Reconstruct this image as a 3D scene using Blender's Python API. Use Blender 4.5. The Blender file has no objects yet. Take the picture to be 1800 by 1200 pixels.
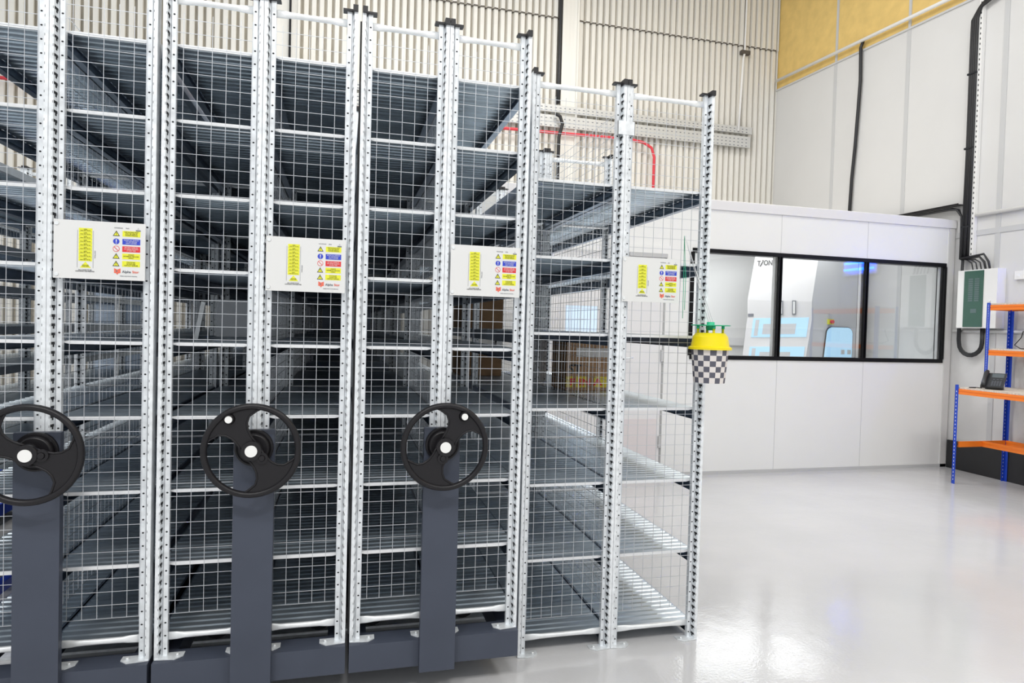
import bpy, math, random
from mathutils import Vector, Matrix
random.seed(7)
SC = bpy.context.scene
COL = SC.collection
PI = math.pi

# ------------------------------------------------------------------ camera
F_PX, YAW, PITCH, ROLL = 1146.49, 0.2521, -0.0232, 0.0272
cy_, sy_, cp_, sp_ = math.cos(YAW), math.sin(YAW), math.cos(PITCH), math.sin(PITCH)
fwd = Vector((sy_*cp_, cy_*cp_, sp_)); r0 = Vector((cy_, -sy_, 0)); u0 = r0.cross(fwd)
rgt = r0*math.cos(ROLL) + u0*math.sin(ROLL); upv = u0*math.cos(ROLL) - r0*math.sin(ROLL)
cam = bpy.data.objects.new('camera', bpy.data.cameras.new('camera')); COL.objects.link(cam)
cam.data.sensor_width = 36; cam.data.lens = F_PX/1800*36; cam.data.clip_end = 100
m3 = Matrix((rgt, upv, -fwd)).transposed()
cam.matrix_world = Matrix.Translation((1.0383, -2.6875, 1.5234)) @ m3.to_4x4()
SC.camera = cam

# ------------------------------------------------------------------ world, lights, exposure
SC.view_settings.view_transform = 'Standard'; SC.view_settings.look = 'None'
SC.view_settings.gamma = 1; SC.view_settings.use_curve_mapping = False
SC.view_settings.exposure = 0.0
W = bpy.data.worlds.new('world'); SC.world = W; W.use_nodes = True
W.node_tree.nodes['Background'].inputs[0].default_value = (0.95, 0.98, 1.0, 1)
W.node_tree.nodes['Background'].inputs[1].default_value = 0.80
def area(name, loc, size, power, rot=(0, 0, 0), col=(1, 0.985, 0.96), sy=None):
    d = bpy.data.lights.new(name, 'AREA'); d.energy = power; d.color = col
    d.shape = 'RECTANGLE'; d.size = size; d.size_y = sy or size
    o = bpy.data.objects.new(name, d); COL.objects.link(o); o.location = loc; o.rotation_euler = rot
    return o
LAMPS = [(-1.5, -4.5, 150), (1.5, -5.5, 170), (5.2, -4.5, 90), (-1.5, 1.2, 60), (5.4, 0.2, 50), (4.25, 3.9, 72), (1.2, 4.4, 50)]
for i, (lx, ly, lp) in enumerate(LAMPS):
    area('high_bay_light', (lx, ly, 7.12), 1.2, lp, sy=0.5)
area('booth_ceiling_light', (5.6, 4.9, 2.80), 3.6, 32, col=(0.97, 0.99, 1.0), sy=1.6)

# ------------------------------------------------------------------ materials
def mat(name, col, rough=0.5, metal=0.0, emit=None, es=1.0, noise=0.0, nscale=8.0, bump=0.0, bscale=60.0, coat=0.0, alpha=1.0, trans=0.0, spec=None, stretch=None):
    m = bpy.data.materials.new(name); m.use_nodes = True; nt = m.node_tree; N = nt.nodes; L = nt.links
    b = N['Principled BSDF']
    b.inputs['Base Color'].default_value = (*col, 1); b.inputs['Roughness'].default_value = rough
    b.inputs['Metallic'].default_value = metal
    b.inputs['Coat Weight'].default_value = coat; b.inputs['Coat Roughness'].default_value = 0.08
    b.inputs['Alpha'].default_value = alpha; b.inputs['Transmission Weight'].default_value = trans
    if spec is not None: b.inputs['Specular IOR Level'].default_value = spec
    if emit: b.inputs['Emission Color'].default_value = (*emit, 1); b.inputs['Emission Strength'].default_value = es
    if noise or bump:
        tc = N.new('ShaderNodeTexCoord'); mp = N.new('ShaderNodeMapping'); L.new(tc.outputs['Object'], mp.inputs[0])
        if stretch: mp.inputs['Scale'].default_value = stretch
    if noise:
        n = N.new('ShaderNodeTexNoise'); n.inputs['Scale'].default_value = nscale; n.inputs['Detail'].default_value = 6
        L.new(mp.outputs[0], n.inputs['Vector'])
        cr = N.new('ShaderNodeValToRGB'); L.new(n.outputs['Fac'], cr.inputs[0])
        cr.color_ramp.elements[0].position = 0.3; cr.color_ramp.elements[1].position = 0.7
        cr.color_ramp.elements[0].color = (*[c*(1-noise) for c in col], 1)
        cr.color_ramp.elements[1].color = (*[min(1, c*(1+noise*0.5)) for c in col], 1)
        L.new(cr.outputs[0], b.inputs['Base Color'])
    if bump:
        n2 = N.new('ShaderNodeTexNoise'); n2.inputs['Scale'].default_value = bscale; n2.inputs['Detail'].default_value = 4
        L.new(mp.outputs[0], n2.inputs['Vector'])
        bp = N.new('ShaderNodeBump'); bp.inputs['Strength'].default_value = bump; bp.inputs['Distance'].default_value = 0.01
        L.new(n2.outputs['Fac'], bp.inputs['Height']); L.new(bp.outputs[0], b.inputs['Normal'])
    return m
M = {}
M['galv'] = mat('galvanised_upright', (0.87, 0.90, 0.925), 0.42, 0.32, noise=0.16, nscale=30, bump=0.05, bscale=120)
M['bar'] = mat('galvanised_tube', (0.86, 0.88, 0.89), 0.4, 0.35, noise=0.08, nscale=25)
M['wire'] = mat('mesh_wire', (0.62, 0.64, 0.67), 0.4, 0.7)
M['shelf'] = mat('galvanised_shelf', (0.64, 0.71, 0.77), 0.36, 0.86, noise=0.22, nscale=14, bump=0.12, bscale=22, stretch=(0.15, 1, 1))
M['edge'] = mat('shelf_edge_steel', (0.88, 0.89, 0.9), 0.35, 0.3)
M['beam'] = mat('shelf_beam_steel', (0.33, 0.39, 0.48), 0.30, 1.0, noise=0.15, nscale=10)
M['slot'] = mat('dark_slot', (0.012, 0.013, 0.016), 0.8)
M['black'] = mat('black_plastic', (0.016, 0.015, 0.017), 0.45, bump=0.05, bscale=300)
M['wheel'] = mat('wheel_plastic', (0.013, 0.012, 0.014), 0.36, spec=0.3, bump=0.06, bscale=250)
M['base'] = mat('slate_powder_coat', (0.060, 0.070, 0.098), 0.45, spec=0.35, bump=0.05, bscale=400, noise=0.08, nscale=5)
M['white'] = mat('white_plastic', (0.86, 0.86, 0.84), 0.45)
M['sign'] = mat('sign_white', (0.75, 0.75, 0.74), 0.35)
M['yellow'] = mat('sign_yellow', (0.80, 0.80, 0.04), 0.5)
M['blue'] = mat('sign_blue', (0.03, 0.06, 0.55), 0.5)
M['red'] = mat('sign_red', (0.72, 0.035, 0.04), 0.5)
M['orangelogo'] = mat('logo_orange', (0.80, 0.16, 0.10), 0.5)
M['grey'] = mat('grey_ink', (0.16, 0.17, 0.2), 0.6)
M['ink'] = mat('black_ink', (0.02, 0.02, 0.02), 0.6)
M['wallw'] = mat('white_wall_panel', (0.68, 0.672, 0.66), 0.55, noise=0.02, nscale=2)
M['walld'] = mat('yellow_wall_panel', (0.80, 0.56, 0.19), 0.6, noise=0.1, nscale=6, bump=0.1, bscale=150)
M['strip'] = mat('joint_strip', (0.56, 0.56, 0.56), 0.5)
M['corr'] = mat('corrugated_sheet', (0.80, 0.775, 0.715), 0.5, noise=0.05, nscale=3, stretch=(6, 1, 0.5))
M['groove'] = mat('dark_groove', (0.47, 0.43, 0.36), 0.7, noise=0.25, nscale=4, stretch=(4, 1, 0.6))  # darker tone for the valley faces of the sheet
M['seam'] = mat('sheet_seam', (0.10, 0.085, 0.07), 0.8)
M['booth'] = mat('booth_panel', (0.88, 0.88, 0.865), 0.35, noise=0.015, nscale=2)
M['boothin'] = mat('booth_inner_panel', (0.90, 0.895, 0.88), 0.6)
M['trim'] = mat('booth_trim', (0.80, 0.79, 0.80), 0.4)
M['frameblk'] = mat('black_frame', (0.006, 0.006, 0.007), 0.5, spec=0.2)
M['kick'] = mat('black_skirting', (0.018, 0.018, 0.020), 0.5)
M['door'] = mat('white_door', (0.84, 0.83, 0.83), 0.4)
M['pink'] = mat('kick_plate', (0.80, 0.74, 0.74), 0.3)
M['tray'] = mat('perforated_tray', (0.62, 0.62, 0.60), 0.45, 0.3)
M['redc'] = mat('red_conduit', (0.72, 0.05, 0.07), 0.45)
M['whitec'] = mat('white_conduit', (0.84, 0.83, 0.81), 0.4)
M['cable'] = mat('black_cable', (0.014, 0.014, 0.016), 0.4)
M['orange'] = mat('orange_beam', (0.90, 0.22, 0.02), 0.38)
M['bluep'] = mat('blue_upright', (0.012, 0.060, 0.50), 0.4)
M['board'] = mat('chipboard', (0.66, 0.60, 0.52), 0.7, noise=0.25, nscale=60)
M['phone'] = mat('phone_plastic', (0.022, 0.024, 0.028), 0.35)
M['screen'] = mat('phone_screen', (0.10, 0.12, 0.13), 0.15)
M['key'] = mat('phone_key', (0.10, 0.11, 0.13), 0.4)
M['lid'] = mat('trap_lid_yellow', (0.90, 0.72, 0.0), 0.35)
M['green'] = mat('trap_green', (0.02, 0.50, 0.26), 0.4)
M['cupw'] = mat('trap_cup_white', (0.76, 0.71, 0.68), 0.5)
M['cupd'] = mat('trap_cup_dark', (0.10, 0.10, 0.13), 0.5)
M['dbgreen'] = mat('smoked_green_door', (0.045, 0.115, 0.085), 0.15)
M['dbdark'] = mat('breaker_grey', (0.10, 0.15, 0.15), 0.4)
M['card'] = mat('cardboard', (0.42, 0.25, 0.13), 0.75, noise=0.2, nscale=9)
M['tape'] = mat('parcel_label', (0.66, 0.63, 0.60), 0.5)
M['tapey'] = mat('yellow_tape', (0.75, 0.60, 0.03), 0.5)
M['mw'] = mat('machine_white', (0.76, 0.745, 0.745), 0.3)
M['mg'] = mat('machine_grey', (0.60, 0.61, 0.63), 0.35)
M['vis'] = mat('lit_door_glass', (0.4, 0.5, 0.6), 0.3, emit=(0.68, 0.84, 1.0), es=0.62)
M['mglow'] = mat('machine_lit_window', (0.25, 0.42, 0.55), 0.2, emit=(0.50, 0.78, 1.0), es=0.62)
M['lamp'] = mat('lamp_panel', (1, 1, 1), 0.5, emit=(1, 0.98, 0.95), es=12)
M['lamp2'] = mat('booth_lamp_panel', (1, 1, 1), 0.5, emit=(1, 1, 1), es=2)
M['uv'] = mat('blue_tube', (0.05, 0.1, 1), 0.5, emit=(0.01, 0.10, 1.0), es=34)
M['panel'] = mat('loose_grey_panel', (0.55, 0.57, 0.60), 0.4, 0.3)

def floor_mat():
    m = bpy.data.materials.new('epoxy_floor'); m.use_nodes = True; N = m.node_tree.nodes; L = m.node_tree.links
    b = N['Principled BSDF']; b.inputs['Roughness'].default_value = 0.10; b.inputs['Specular IOR Level'].default_value = 0.62
    tc = N.new('ShaderNodeTexCoord')
    n = N.new('ShaderNodeTexNoise'); n.inputs['Scale'].default_value = 0.9; n.inputs['Detail'].default_value = 5
    L.new(tc.outputs['Object'], n.inputs['Vector'])
    cr = N.new('ShaderNodeValToRGB'); cr.color_ramp.elements[0].color = (0.55, 0.55, 0.56, 1); cr.color_ramp.elements[1].color = (0.61, 0.605, 0.61, 1)
    cr.color_ramp.elements[0].position = .3; cr.color_ramp.elements[1].position = .7
    L.new(n.outputs['Fac'], cr.inputs[0]); L.new(cr.outputs[0], b.inputs['Base Color'])
    n2 = N.new('ShaderNodeTexNoise'); n2.inputs['Scale'].default_value = 70; n2.inputs['Detail'].default_value = 2
    L.new(tc.outputs['Object'], n2.inputs['Vector'])
    n3 = N.new('ShaderNodeTexNoise'); n3.inputs['Scale'].default_value = 3.5; n3.inputs['Detail'].default_value = 2
    L.new(tc.outputs['Object'], n3.inputs['Vector'])
    ad = N.new('ShaderNodeMath'); ad.operation = 'MULTIPLY_ADD'; ad.inputs[1].default_value = 6.0
    L.new(n3.outputs['Fac'], ad.inputs[0]); L.new(n2.outputs['Fac'], ad.inputs[2])
    bp = N.new('ShaderNodeBump'); bp.inputs['Strength'].default_value = 0.12; bp.inputs['Distance'].default_value = 0.004
    L.new(ad.outputs[0], bp.inputs['Height']); L.new(bp.outputs[0], b.inputs['Normal'])
    return m
M['floor'] = floor_mat()
def glass_mat():
    m = bpy.data.materials.new('window_glass'); m.use_nodes = True; N = m.node_tree.nodes; L = m.node_tree.links
    N.remove(N['Principled BSDF']); out = N['Material Output']
    t = N.new('ShaderNodeBsdfTransparent'); t.inputs[0].default_value = (0.965, 0.975, 0.975, 1)
    g = N.new('ShaderNodeBsdfGlossy'); g.inputs['Roughness'].default_value = 0.03; g.inputs[0].default_value = (1, 1, 1, 1)
    mx = N.new('ShaderNodeMixShader'); mx.inputs[0].default_value = 0.075; L.new(t.outputs[0], mx.inputs[1]); L.new(g.outputs[0], mx.inputs[2])
    L.new(mx.outputs[0], out.inputs[0]); return m
M['glass'] = glass_mat()

# ------------------------------------------------------------------ mesh helpers
class MB:
    def __init__(s): s.v = []; s.f = []; s.m = []; s.s = []
    def add(s, vs, fs, m=0, smooth=False):
        k = len(s.v); s.v += [tuple(p) for p in vs]
        for f in fs: s.f.append([i+k for i in f]); s.m.append(m); s.s.append(smooth)
        return s
    def box(s, x0, x1, y0, y1, z0, z1, m=0):
        vs = [(x, y, z) for x in (x0, x1) for y in (y0, y1) for z in (z0, z1)]
        return s.add(vs, [(0, 1, 3, 2), (4, 6, 7, 5), (0, 4, 5, 1), (2, 3, 7, 6), (0, 2, 6, 4), (1, 5, 7, 3)], m)
    def prism(s, pts, a, b, axis='z', m=0, smooth=False):
        n = len(pts)
        def P(p, h):
            if axis == 'z': return (p[0], p[1], h)
            if axis == 'y': return (p[0], h, p[1])
            return (h, p[0], p[1])
        vs = [P(p, a) for p in pts] + [P(p, b) for p in pts]
        s.add(vs, [(i, (i+1) % n, n+(i+1) % n, n+i) for i in range(n)], m, smooth)
        k = len(s.v)-2*n
        s.f.append([k+i for i in range(n)][::-1]); s.m.append(m); s.s.append(False)
        s.f.append([k+n+i for i in range(n)]); s.m.append(m); s.s.append(False)
        return s
    def cyl(s, c, r, h0, h1, axis='z', n=20, m=0, r2=None):
        r2 = r if r2 is None else r2
        def P(i, rr, h):
            a = 2*PI*i/n; p, q = rr*math.cos(a), rr*math.sin(a)
            if axis == 'z': return (c[0]+p, c[1]+q, c[2]+h)
            if axis == 'y': return (c[0]+p, c[1]+h, c[2]+q)
            return (c[0]+h, c[1]+p, c[2]+q)
        vs = [P(i, r, h0) for i in range(n)] + [P(i, r2, h1) for i in range(n)]
        s.add(vs, [(i, (i+1) % n, n+(i+1) % n, n+i) for i in range(n)], m, True)
        k = len(s.v)-2*n
        s.f.append([k+i for i in range(n)][::-1]); s.m.append(m); s.s.append(False)
        s.f.append([k+n+i for i in range(n)]); s.m.append(m); s.s.append(False)
        return s
    def tube(s, pts, r, n=8, m=0, flat=None):
        pts = [Vector(p) for p in pts]; k = len(s.v); L = len(pts); prev = None
        for i, p in enumerate(pts):
            d = (pts[min(i+1, L-1)]-pts[max(i-1, 0)]).normalized()
            a = prev if prev is not None else (Vector((0, 0, 1)) if abs(d.z) < 0.9 else Vector((1, 0, 0)))
            x = (a-d*a.dot(d)).normalized(); y = d.cross(x); prev = x
            rx, ry = (r, r) if flat is None else flat[i]
            for j in range(n):
                t = 2*PI*j/n + PI/n
                s.v.append(tuple(p+x*math.cos(t)*rx+y*math.sin(t)*ry))
        for i in range(L-1):
            for j in range(n):
                s.f.append([k+i*n+j, k+i*n+(j+1) % n, k+(i+1)*n+(j+1) % n, k+(i+1)*n+j]); s.m.append(m); s.s.append(n > 4)
        s.f.append([k+j for j in range(n)][::-1]); s.m.append(m); s.s.append(False)
        s.f.append([k+(L-1)*n+j for j in range(n)]); s.m.append(m); s.s.append(False)
        return s
    def torus(s, c, R, r, nR=56, nr=12, m=0):
        k = len(s.v)
        for i in range(nR):
            a = 2*PI*i/nR
            for j in range(nr):
                b = 2*PI*j/nr; q = R+r*math.cos(b)
                s.v.append((c[0]+q*math.cos(a), c[1]+r*1.15*math.sin(b), c[2]+q*math.sin(a)))
        for i in range(nR):
            for j in range(nr):
                s.f.append([k+i*nr+j, k+i*nr+(j+1) % nr, k+((i+1) % nR)*nr+(j+1) % nr, k+((i+1) % nR)*nr+j]); s.m.append(m); s.s.append(True)
        return s
    def mesh(s, name, mats):
        me = bpy.data.meshes.new(name); me.from_pydata(s.v, [], s.f)
        for q in (mats if isinstance(mats, (list, tuple)) else [mats]): me.materials.append(M[q])
        me.polygons.foreach_set('material_index', s.m); me.polygons.foreach_set('use_smooth', s.s)
        me.update(); return me
    def build(s, name, mats, parent=None, loc=(0, 0, 0), rz=0):
        return link(name, s.mesh(name, mats), parent, loc, rz)
def link(name, me, parent=None, loc=(0, 0, 0), rz=0):
    o = bpy.data.objects.new(name, me); COL.objects.link(o); o.location = loc; o.rotation_euler = (0, 0, rz)
    if parent: o.parent = parent
    return o
def thing(name, label, cat, loc=(0, 0, 0), group=None, rz=0):
    o = bpy.data.objects.new(name, None); COL.objects.link(o); o.location = loc; o.rotation_euler = (0, 0, rz)
    o.empty_display_size = 0.1
    return tag(o, label, cat, group)
def tag(o, label, cat, group=None):
    o['label'] = label; o['category'] = cat
    if group: o['group'] = group
    return o
def struct(o): o['kind'] = 'structure'; return o
TXT = {}
def text(name, body, size, m, parent, loc, rot=(PI/2, 0, 0), align='LEFT', ext=0.0003, sx=1.0, bold=0.0):
    key = (body, size, align, m, sx, bold)
    if key not in TXT:
        c = bpy.data.curves.new('t', 'FONT'); c.body = body; c.size = size; c.align_x = align; c.align_y = 'CENTER'
        c.extrude = ext; c.offset = bold; c.resolution_u = 3
        o = bpy.data.objects.new('t', c); me = bpy.data.meshes.new_from_object(o)
        if sx != 1.0:
            for v in me.vertices: v.co.x *= sx
        me.materials.clear(); me.materials.append(M[m]); TXT[key] = me
        bpy.data.objects.remove(o)
    o = bpy.data.objects.new(name, TXT[key]); COL.objects.link(o); o.location = loc; o.rotation_euler = rot
    if parent: o.parent = parent
    return o

# ------------------------------------------------------------------ the setting
struct(MB().box(-5, 8.2, -7, 9, -0.1, 0).build('floor', 'floor'))
# corrugated back wall
YB = 6.95
def corr(x0, x1, z0, z1, y):
    b = MB(); n = int((x1-x0)/0.104); prof = []
    for i in range(n):
        xa = x0+i*0.104
        prof += [(xa, 0.0), (xa+0.055, 0.0), (xa+0.061, 0.018), (xa+0.068, 0.048), (xa+0.088, 0.048), (xa+0.097, 0.018)]
    prof.append((x0+n*0.104, 0))
    vs = [(x, y+d, z0) for x, d in prof]+[(x, y+d, z1) for x, d in prof]; k = len(prof)
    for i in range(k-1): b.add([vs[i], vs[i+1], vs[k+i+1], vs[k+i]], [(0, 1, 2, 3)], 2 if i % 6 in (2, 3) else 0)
    b.box(x0, x1, y+.07, y+.1, z0, z1)
    # the wavy shadow gap where the upper sheet laps over the lower
    return b
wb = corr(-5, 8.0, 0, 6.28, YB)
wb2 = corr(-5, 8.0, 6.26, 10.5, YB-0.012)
kk = len(wb.v); wb.v += wb2.v; wb.f += [[i+kk for i in f] for f in wb2.f]; wb.m += wb2.m; wb.s += wb2.s
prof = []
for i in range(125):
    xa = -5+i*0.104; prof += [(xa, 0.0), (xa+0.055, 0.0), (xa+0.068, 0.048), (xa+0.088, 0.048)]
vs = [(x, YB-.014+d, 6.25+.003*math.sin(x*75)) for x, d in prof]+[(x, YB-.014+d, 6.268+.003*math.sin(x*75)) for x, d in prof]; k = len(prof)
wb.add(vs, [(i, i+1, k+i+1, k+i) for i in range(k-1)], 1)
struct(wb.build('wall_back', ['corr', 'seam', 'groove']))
for i, (x0, x1) in enumerate([(0.02, 0.36), (4.17, 4.43)]):
    b = MB().box(x0, x1, YB-0.06, YB-0.005, 0, 10.5); b.box(x1-.03, x1, YB-0.09, YB-0.06, 0, 10.5)
    struct(b.build('trim_%d' % (i+1), 'corr'))
# right wall: white panels, yellow upper part, joint strips, skirting
def zb(y): return 5.45+(y-3.48)*0.044      # top of the white panels
XR = 8.0
b = MB()
for y0, y1 in [(-7, YB+.1)]:
    b.add([(XR, y0, 0), (XR, y1, 0), (XR, y1, zb(y1)), (XR, y0, zb(y0)), (XR+.1, y0, 0), (XR+.1, y1, 0), (XR+.1, y1, zb(y1)), (XR+.1, y0, zb(y0))],
          [(0, 1, 2, 3), (7, 6, 5, 4), (0, 4, 5, 1), (1, 5, 6, 2), (2, 6, 7, 3), (3, 7, 4, 0)])
struct(b.build('wall_right', 'wallw'))
b = MB(); y0, y1 = -7, YB+.1
b.add([(XR+.01, y0, zb(y0)), (XR+.01, y1, zb(y1)), (XR+.01, y1, 10.5), (XR+.01, y0, 10.5), (XR+.1, y0, zb(y0)), (XR+.1, y1, zb(y1)), (XR+.1, y1, 10.5), (XR+.1, y0, 10.5)],
      [(0, 1, 2, 3), (7, 6, 5, 4), (0, 4, 5, 1), (1, 5, 6, 2), (2, 6, 7, 3), (3, 7, 4, 0)])
struct(b.build('wall_right_upper', 'walld'))
b = MB()
for yy in (5.58, 4.28, 2.98, 1.68, 0.38): b.box(XR-.006, XR, yy-.03, yy+.03, 0, zb(yy)).box(XR-.002, XR+.01, yy-.02, yy+.02, zb(yy), 10.5)
b.box(XR-.0085, XR-.0005, -5, 3.49, 2.70, 2.76)
b.tube([(XR-.004, -5, zb(-5)), (XR-.004, YB, zb(YB))], .018, 4)
struct(b.build('trim_3', 'strip'))
struct(MB().box(XR-.03, XR-.001, -6, 3.47, 0.0, 0.325).build('baseboard_right', 'kick'))
# booth
BY, BH = 3.5, 2.90
WX = [(4.585, 5.613), (5.653, 6.745), (6.785, 7.86)]; WZ0, WZ1 = 1.25, 2.38
b = MB(); T = .09
DX0, DX1, DZ = 2.86, 4.27, 2.12
b.box(2.45, DX0, BY, BY+T, 0, BH).box(DX0, DX1, BY, BY+T, 2.40, BH).box(DX1, WX[0][0]-.02, BY, BY+T, 0, BH)
b.box(WX[0][0]-.02, 7.88, BY, BY+T, 0, WZ0).box(WX[0][0]-.02, 7.88, BY, BY+T, WZ1, BH).box(7.88, 7.985, BY, BY+T, 0, BH)
for xx in (5.633, 6.765): b.box(xx-.02, xx+.02, BY, BY+T, WZ0, WZ1)
struct(b.build('wall_booth_front', 'booth'))
b = MB()
for xx in (5.633, 6.765): b.box(xx-.002, xx+.002, BY-.0015, BY, 0, WZ0).box(xx-.002, xx+.002, BY-.0015, BY, WZ1, BH)
b.box(4.3, 4.304, BY-.0015, BY, 0, BH)
struct(b.build('trim_4', 'strip'))
struct(MB().box(2.45, 7.99, BY-.02, BY+T+.02, BH-.085, BH+.01).build('trim_5', 'trim'))
struct(MB().box(7.90, 7.985, BY-.012, BY, 0.0, BH-.09).build('trim_6', 'wallw'))
struct(MB().box(4.3, 7.99, BY-.012, BY-.001, 0, 0.035).build('baseboard_booth', 'strip'))
struct(MB().box(2.45, 2.53, BY+T, 6.45, 0, BH).build('wall_booth_left', 'booth'))
b = MB().box(2.45, 7.99, 6.45, 6.55, 0, BH)
b.box(2.6, 7.9, 6.40, 6.45, 1.32, 1.44, 1).box(5.55, 6.0, 6.42, 6.45, 0, BH, 2)
struct(b.build('wall_booth_rear', ['boothin', 'door', 'mg']))
struct(MB().box(2.45, 7.99, BY+T, 6.55, BH-.02, BH+.04).build('ceiling_booth', 'boothin'))
for i, (x0, x1) in enumerate(WX):
    b = MB(); fx0, fx1 = x0-.02, x1+.02
    y0, y1 = BY-.012, BY+T+.012
    b.box(fx0, fx1, y0, y1, WZ0-.02, WZ0+.022).box(fx0, fx1, y0, y1, WZ1-.022, WZ1+.02)
    b.box(fx0-.008 if i else fx0-.02, fx0+.022, y0, y1, WZ0+.022, WZ1-.022).box(fx1-.022, fx1+.008, y0, y1, WZ0+.022, WZ1-.022)
    w = struct(b.build('window_%d' % (i+1), 'frameblk'))
    MB().box(x1-.034, x1-.022, BY+.03, BY+.060, WZ0+.022, WZ1-.022).build('frame_strip', 'strip', w)
    MB().box(fx0+.02, fx1-.02, BY+.004, BY+.008, WZ0+.02, WZ1-.02).build('pane', 'glass', w)
# booth door: narrow leaf and wide leaf with a lit vision panel
d = struct(MB().box(3.76, 4.25, BY+.01, BY+.055, 0.01, 2.30).build('door_1', 'door'))
MB().box(3.80, 4.22, BY+.002, BY+.01, 0.05, 0.60).build('kick_plate', 'pink', d)
h = MB().tube([(3.80, BY+.01, 1.225), (3.80, BY-.05, 1.225), (3.90, BY-.055, 1.24)], .009); h.box(3.785, 3.815, BY+.0, BY+.01, 1.19, 1.26)
h.build('door_handle', 'galv', d)
MB().box(3.84, 4.26, BY-.04, BY+.01, 2.275, 2.315).build('door_closer', 'strip', d)
MB().box(4.235, 4.262, BY-.012, BY+.01, 1.20, 1.32).box(4.235, 4.262, BY-.012, BY+.01, 0.3, 0.42).build('hinge', 'strip', d)
b = MB().box(2.87, 3.18, BY+.01, BY+.055, 0.01, 2.30).box(3.52, 3.745, BY+.01, BY+.055, 0.01, 2.30).box(3.18, 3.52, BY+.01, BY+.055, 0.01, 1.15).box(3.18, 3.52, BY+.01, BY+.055, 1.75, 2.30)
d2 = struct(b.build('door_2', 'door'))
MB().box(3.18, 3.52, BY+.02, BY+.03, 1.15, 1.75).build('vision_panel', 'vis', d2)
struct(MB().box(DX0-.05, DX1+.05, BY-.015, BY+.01, 2.31, 2.40).box(DX1-.005, DX1+.05, BY-.015, BY+.01, 0, 2.31).box(DX0-.05, DX0+.005, BY-.015, BY+.01, 0, 2.31).build('trim_7', 'booth'))

# ------------------------------------------------------------------ lamps of the hall
lm = MB().box(-.62, .62, -.27, .27, 0.02, 0.09).box(-.02, .02, -.02, .02, .09, 1.2)
lmm = lm.mesh('housing', 'strip'); dm = MB().box(-.6, .6, -.25, .25, 0, 0.018).mesh('diffuser', 'lamp')
WHERE = ['far behind the left units', 'far in front of the middle units', 'over the floor before the workbench', 'over the leftmost shelving', 'over the open floor right of the shelving', 'over the booth windows', 'over the rear of the mobile units']
for i, (lx, ly, lp) in enumerate(LAMPS):
    t = thing('high_bay_light', 'long white LED panel hanging ' + WHERE[i], 'ceiling light', (lx, ly, 7.14), 'LED panels of the hall')
    link('housing', lmm, t); link('diffuser', dm, t)
t = thing('booth_ceiling_light', 'large flat light panel on the ceiling inside the glazed booth', 'ceiling light', (5.6, 4.9, 2.84))
MB().box(-1.8, 1.8, -.8, .8, 0, .03).build('diffuser', 'lamp2', t)
MB().box(-1.85, 1.85, -.85, .85, .005, .035).build('rim', 'strip', t)

# ------------------------------------------------------------------ shelving
L = 1.25; GB = 0.0137
def post_mesh(z0, z1, flip):
    P = [(0, .046), (0, 0), (.0145, 0), (.017, .029), (.0215, .029), (.0225, .025), (.040, .025), (.040, .046)]
    s = -1 if flip else 1
    b = MB(); q = [(s*x, y) for x, y in P]
    if flip: q = q[::-1]
    b.prism(q, z0, z1)
    # round bolt holes on the inner flange, T slots on the deep side wall
    n = int((z1-z0-.03)/.05)
    for i in range(n):
        z = z0+.03+i*.05; x = s*.0325
        b.add([(x+.0042*math.cos(a), .0244, z+.0034*math.sin(a)) for a in [PI/3*k for k in range(6)]], [tuple(range(6))], 1)
    def W_(t, z): return (s*(.0145+.0025*t+.0006), .029*t, z)
    n = int((z1-z0-.03)/.0333)
    for i in range(n):
        z = z0+.02+i*.0333
        b.add([W_(.10, z+.001), W_(.95, z+.001), W_(.95, z+.011), W_(.10, z+.011)], [(0, 1, 2, 3)], 1)
        b.add([W_(.45, z-.008), W_(.80, z-.008), W_(.80, z+.001), W_(.45, z+.001)], [(0, 1, 2, 3)], 1)
        xs = sorted((s*.0115, s*.0128)); b.add([(xs[0], -.0003, z), (xs[1], -.0003, z), (xs[1], -.0003, z+.009), (xs[0], -.0003, z+.009)], [(0, 1, 2, 3)], 1)
    b.box(min(s*.0395, s*.0412), max(s*.0395, s*.0412), .023, .044, z0, z1)
    b.box(min(s*.0225, s*.0236), max(s*.0225, s*.0236), .0242, .027, z0, z1, 2)
    return b.mesh('post', ['galv', 'slot', 'grey'])
def cap_mesh(flip):
    s = -1 if flip else 1
    b = MB(); a = sorted((s*.0005, s*.020)); b.box(a[0], a[1], -.010, .048, -.010, .014)
    a = sorted((s*.020, s*.058)); b.box(a[0], a[1], .016, .048, -.002, .006)
    return b.mesh('post_cap', 'black')
def foot_mesh(flip):
    s = -1 if flip else 1
    q = [(s*.002, -.004), (s*.075, -.012), (s*.10, .012), (s*.10, .045), (s*.002, .045)]
    if flip: q = q[::-1]
    return MB().prism(q, 0.0005, .004).mesh('foot_plate', 'galv')
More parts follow.
